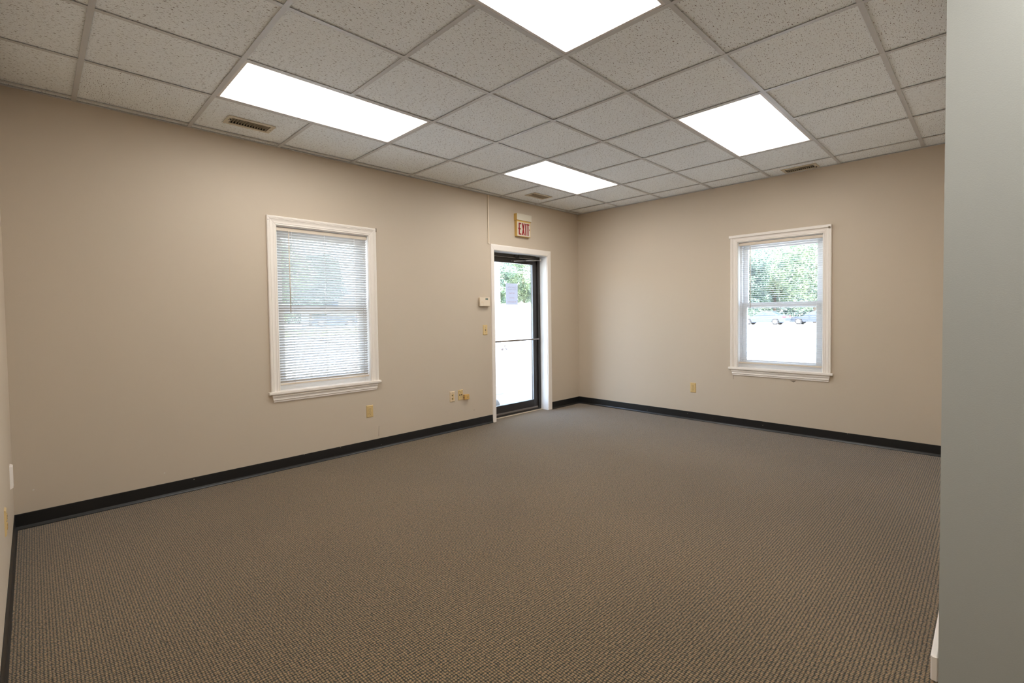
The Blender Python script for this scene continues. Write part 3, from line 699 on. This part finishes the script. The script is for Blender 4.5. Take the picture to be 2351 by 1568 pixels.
# pale bag beside the door, sticks on the pavement
bm = bmesh.new(); bmesh.ops.create_uvsphere(bm, u_segments=28, v_segments=16, radius=0.088)
for v in bm.verts:
    a = math.atan2(v.co.y, v.co.x); k = 1+0.10*math.sin(a*5)*math.cos(v.co.z*12); v.co = Vector((v.co.x*0.7*k, v.co.y*0.7*k, v.co.z*1.0))
pbag = obj('plastic_bag', bm, m_bag, smooth=True); pbag.location = (-1.160, 0.50, 0.074); tag(pbag, 'pale grey crumpled bag at the lower left outside the glass door', 'bag')
for p_, q_, r_, lab in (((8.234, 10.277), (7.539, 9.380), 0.040, 'longest dark stick lying on the bright pavement outside the door'),
        ((7.182, 9.309), (7.367, 9.432), 0.055, 'short dark stick at the lower left of the long one on the pavement'),
        ((8.890, 10.971), (9.223, 11.240), 0.030, 'thin dark stick farthest out on the bright pavement')):
    a_, b_ = Vector((*p_, ground_z(*p_)+r_)), Vector((*q_, ground_z(*q_)+r_)); m_ = (a_+b_)/2; k_ = (b_-a_).length
    bm = bmesh.new(); cyl(bm, a_-m_, (b_-a_)*0.1+Vector((0.03*k_, -0.02*k_, 0.01)), r_*0.35, r_, seg=9); cyl(bm, (b_-a_)*0.1+Vector((0.03*k_, -0.02*k_, 0.01)), b_-m_, r_, r_*0.3, seg=9)
    o = obj('fallen_stick', bm, m_twig); o.location = m_; tag(o, lab, 'stick', 'sticks on the pavement outside the door')

# trees
def leaf_mesh(name, seed, blobs, n, size, m):
    r = random.Random(seed); V = []; F = []
    tot = sum(b[3]*b[4]*b[5] for b in blobs)
    for b in blobs:
        k = int(n*b[3]*b[4]*b[5]/tot)
        for _ in range(k):
            while True:
                u, v, w_ = r.uniform(-1, 1), r.uniform(-1, 1), r.uniform(-1, 1); d = u*u+v*v+w_*w_
                if 0.25 < d < 1.0: break
            p = Vector((b[0]+u*b[3], b[1]+v*b[4], b[2]+w_*b[5]))
            a = Vector((r.gauss(0, 1), r.gauss(0, 1), r.gauss(0, 1))).normalized(); c = a.orthogonal().normalized(); s = size*r.uniform(0.5, 1.3)
            i = len(V); V += [p-a*s, p+c*s*0.6, p+a*s, p-c*s*0.6]; F.append((i, i+1, i+2, i+3))
    me = bpy.data.meshes.new(name); me.from_pydata([tuple(p) for p in V], [], F); me.materials.append(m); return me
def crown_blobs(seed, h, rad):
    r = random.Random(seed); B = [(0, 0, h*0.60, rad, rad, h*0.34)]
    for _ in range(9):
        a = r.uniform(0, 2*PI); q = r.uniform(0.45, 0.85)*rad; B.append((math.cos(a)*q, math.sin(a)*q, h*r.uniform(0.20, 0.85), rad*r.uniform(0.35, 0.55), rad*r.uniform(0.35, 0.55), h*r.uniform(0.10, 0.18)))
    return B
def trunk_bm(h):
    bm = bmesh.new(); cyl(bm, (0, 0, -0.3), (0, 0, h*0.3), 0.20, 0.15, seg=10); cyl(bm, (0, 0, h*0.3), (0.3, 0.1, h*0.7), 0.15, 0.06, seg=8)
    for a in (0.4, 2.3, 4.4): cyl(bm, (0, 0, h*0.28), (math.cos(a)*1.8, math.sin(a)*1.8, h*0.55), 0.12, 0.05, seg=7)
    return bm
kinds = []
for k, (h, rad, m) in enumerate(((11.5, 4.6, m_leaf1), (10.0, 4.2, m_leaf2), (13.0, 5.2, m_leaf1))):
    kinds.append((h, leaf_mesh('crown', 20+k, crown_blobs(30+k, h, rad), 24000, 0.15, m), trunk_bm(h)))
kt = []
for h, cm, tb in kinds:
    me = bpy.data.meshes.new('trunk'); tb.to_mesh(me); tb.free(); me.materials.append(m_bark); kt.append((cm, me))
def az(a, d): a = math.radians(a); return -5.397 + d*math.cos(a), -4.184 + d*math.sin(a)
tree_list = [(40.4, 69, 2, 0.85, 'tall pale green tree at the right side of the door glass'), (48.4, 68, 1, 0.72, 'darker tree at the left side of the door glass beside the post'), (44.2, 82, 2, 0.93, 'round-topped tree directly behind the paper notice'),
    (13.2, 67, 2, 0.85, 'leafy tree at the right side of the right window'), (16.8, 79, 0, 1.15, 'leafy tree behind the middle of the silver sedan'), (20.6, 66, 1, 0.92, 'leafy tree at the left side of the right window'),
    (72.6, 44, 0, 0.72, 'leafy tree at the left side of the left window'), (68.2, 60, 1, 0.88, 'leafy tree above the navy vehicle in the left window')]
for i, (a, d, k, s, lab) in enumerate(tree_list):
    x, y = az(a, d); t = thing('leafy_tree', lab, 'tree', (x, y, ground_z(x, y)-0.1), i*1.3, 'trees around the parking lot')
    for nm, me in (('crown', kt[k][0]), ('trunk', kt[k][1])):
        o = bpy.data.objects.new(nm, me); C.objects.link(o); o.parent = t; o.scale = (s, s, s)
bl = []
r = random.Random(77)
for i in range(70):
    a = 2 + i*1.2; d = r.uniform(96, 106)
    if 60 < a < 66: continue
    x, y = az(a, d); hh = r.uniform(5.0, 7.5) if a < 55 else r.uniform(2.2, 4.0)
    bl.append((x, y, hh*0.75, 3.4, 3.4, hh))
me = leaf_mesh('woodland', 5, bl, 70000, 0.30, m_leaf2); o = bpy.data.objects.new('woodland', me); C.objects.link(o); o['kind'] = 'stuff'; tag(o, 'continuous dense woodland foliage along the far side of the lot', 'woodland')

# overhead cables seen through the door
for i, (e1, e2) in enumerate(((6.55, 4.60), (6.20, 4.23), (5.80, 4.26))):
    p0 = Vector((*az(52, 46), 1.256+46*math.tan(math.radians(e1)))); p1 = Vector((*az(38, 46), 1.256+46*math.tan(math.radians(e2))))
    bm = bmesh.new(); prev = p0
    for k in range(1, 9):
        t = k/8; q = p0.lerp(p1, t); q.z -= 0.2*t*(1-t); cyl(bm, prev, q, 0.022, seg=6); prev = q
    o = obj('overhead_cable', bm, m_wire); tag(o, ('topmost overhead cable across the trees behind the door', 'middle overhead cable across the trees behind the door', 'lowest overhead cable across the trees behind the door')[i], 'cable', 'overhead cables')

# cars
def car(label, loc, rz, paint, kind='sedan', cat='car'):
    c = thing('parked_car', label, cat, loc, rz, 'cars in the parking lot')
    if kind == 'sedan':
        L, Wd = 4.75, 1.82
        low = [(-2.37, .42), (-2.34, .62), (-2.20, .74), (-1.2, .86), (-0.85, .92), (1.35, .98), (1.75, 1.00), (2.28, .96), (2.36, .70), (2.37, .42), (2.20, .26), (-2.20, .24)]
        top = [(-0.95, .90), (-0.10, 1.38), (0.30, 1.45), (0.95, 1.42), (1.70, .99)]
        win = [(-0.72, .96), (-0.05, 1.33), (0.30, 1.38), (0.88, 1.35), (1.38, 1.02)]
        wr = 0.325; wb = 1.37
    else:
        L, Wd = 4.7, 1.88
        low = [(-2.35, .48), (-2.33, .80), (-2.20, .92), (-1.25, 1.02), (-1.0, 1.06), (2.20, 1.10), (2.34, 1.0), (2.35, .45), (2.20, .32), (-2.20, .32)]
        top = [(-1.05, 1.02), (-0.45, 1.62), (-0.1, 1.70), (1.75, 1.68), (2.26, 1.08)]
        win = [(-0.85, 1.08), (-0.35, 1.54), (-0.1, 1.60), (1.62, 1.58), (1.98, 1.12)]
        wr = 0.37; wb = 1.38
    # carve wheel arches into the lower outline
    bot = [q for q in low if q[1] < 0.36]; ups = [q for q in low if q[1] >= 0.36]
    arch = []
    for cx in (wb+0.03, -wb+0.03):
        for k in range(9):
            a = k*PI/8; arch.append((cx + (wr+0.06)*math.cos(a), wr + (wr+0.06)*math.sin(a)-0.05))
    outl = ups + [(2.20, .28)] + arch + [(-2.20, .28)]
    hwid = Wd/2
    bm = bmesh.new(); loft(bm, [(x, -hwid+0.05, z) for x, z in outl], [(x, hwid-0.05, z) for x, z in outl])
    lower_s = [(x*0.985, z) for x, z in ups]
    for s in (-1, 1):
        sh = [(x, s*hwid*(1.0 if z < 0.8 else 0.965), z) for x, z in outl]
        loft(bm, [(x, s*(hwid-0.05), z) for x, z in outl], sh)
    tt = top + [(1.70 if kind == 'sedan' else 2.2, .8), (-0.95, .8)]
    def narrow(z): return hwid - 0.06 - max(0, z-0.95)*0.38
    for s in (-1, 1): pass
    loft(bm, [(x, -narrow(z), z) for x, z in tt], [(x, narrow(z), z) for x, z in tt])
    body = obj('body', bm, paint, c)
    bm = bmesh.new()
    for s in (-1, 1):
        loft(bm, [(x, s*(narrow(z)+0.004), z) for x, z in win], [(x, s*(narrow(z)-0.02), z) for x, z in win])
    # windscreen and rear glass
    for (xa, za), (xb, zb), o_ in ((top[0], top[1], -0.012), (top[-1], top[-2], 0.012)):
        A = [(xa+(xb-xa)*.12+o_, -narrow(za)+.1, za+(zb-za)*.12+.012), (xa+(xb-xa)*.12+o_, narrow(za)-.1, za+(zb-za)*.12+.012), (xa+(xb-xa)*.88+o_, narrow(zb)-.08, za+(zb-za)*.88+.012), (xa+(xb-xa)*.88+o_, -narrow(zb)+.08, za+(zb-za)*.88+.012)]
        loft(bm, A, [(p[0]-o_, p[1], p[2]-.015) for p in A])
    obj('windows', bm, m_carw, c)
    for s in (-1, 1):
        pil = 0.33 if kind == 'sedan' else 0.55
        bm = bmesh.new(); bx(bm, pil-0.04, pil+0.04, s*(hwid-0.10)-0.02, s*(hwid-0.10)+0.02, 1.0, 1.30); obj('door_pillar', bm, paint, c)
    for x in (-wb, wb):
        for s in (-1, 1):
            bm = bmesh.new(); cyl(bm, (x, s*(hwid-0.22), wr), (x, s*(hwid-0.01), wr), wr, seg=26); wh = obj('wheel', bm, m_tyre, c)
            bm = bmesh.new(); cyl(bm, (x, s*(hwid-0.02), wr), (x, s*(hwid+0.005), wr), wr*0.62, seg=20); obj('rim', bm, m_rim, wh)
    for s in (-1, 1):
        bm = bmesh.new(); z = 0.84 if kind == 'sedan' else 0.95
        xr = 2.36 if kind == 'sedan' else 2.36
        bx(bm, xr-0.28, xr+0.012, s*(hwid-0.28), s*(hwid+0.004), z-0.09, z+0.09, bev=0.02); obj('tail_lamp', bm, m_tail, c)
        bm = bmesh.new(); bx(bm, -xr-0.010, -xr+0.30, s*(hwid-0.34), s*(hwid+0.003), z-0.19, z-0.06, bev=0.02); obj('head_lamp', bm, m_exitw, c)
    return c
def gz(x, y): return ground_z(x, y)
D = 50.0
def along(a): return -4.184 + (D+5.397)*math.tan(math.radians(a))
yc = (along(19.19)+along(16.41))/2
car('silver sedan seen through the right window', (D, yc, gz(D, yc)), -PI/2, m_silver)
y2 = -4.184 + (D+8.0)*math.tan(math.radians(14.43)) - 1.37
car('darker grey car behind the tail of the silver sedan', (D+2.6, y2, gz(D+2.6, y2)), -PI/2, m_gcar)
xs_, ys_ = az(65.7, 54); car('navy sport utility vehicle seen through the left window', (xs_, ys_, gz(xs_, ys_)), math.radians(-20), m_navy, 'suv')
car('slate blue vehicle with a red tail lamp at the left edge of the left window', (-0.80, 14.3, gz(-0.8, 14.3)), -PI/2+0.05, m_blue, 'suv')

# house beyond the lot
hx, hy = az(63.9, 66); hz = gz(hx, hy)
hs_ = thing('distant_house', 'blue grey house with a white window seen through the left window', 'house', (hx, hy, hz), math.radians(-25))
obj('walls', box(-6, 6, 0, 8, -0.3, 3.2), m_side, hs_)
bm = bmesh.new(); loft(bm, [(-6.5, -0.6, 3.1), (-6.5, 4, 5.2), (-6.5, 8.6, 3.1)], [(6.5, -0.6, 3.1), (6.5, 4, 5.2), (6.5, 8.6, 3.1)]); obj('gable_roof', bm, m_roof, hs_)
for x in (-1.0, 0.35):
    wf = obj('window', box(x-0.6, x+0.6, -0.06, 0.02, 0.9, 3.0), m_post, hs_)
bm = bmesh.new(); bx(bm, 3.0, 4.0, -0.06, 0.02, 0.0, 2.2); obj('house_door', bm, m_post, hs_)
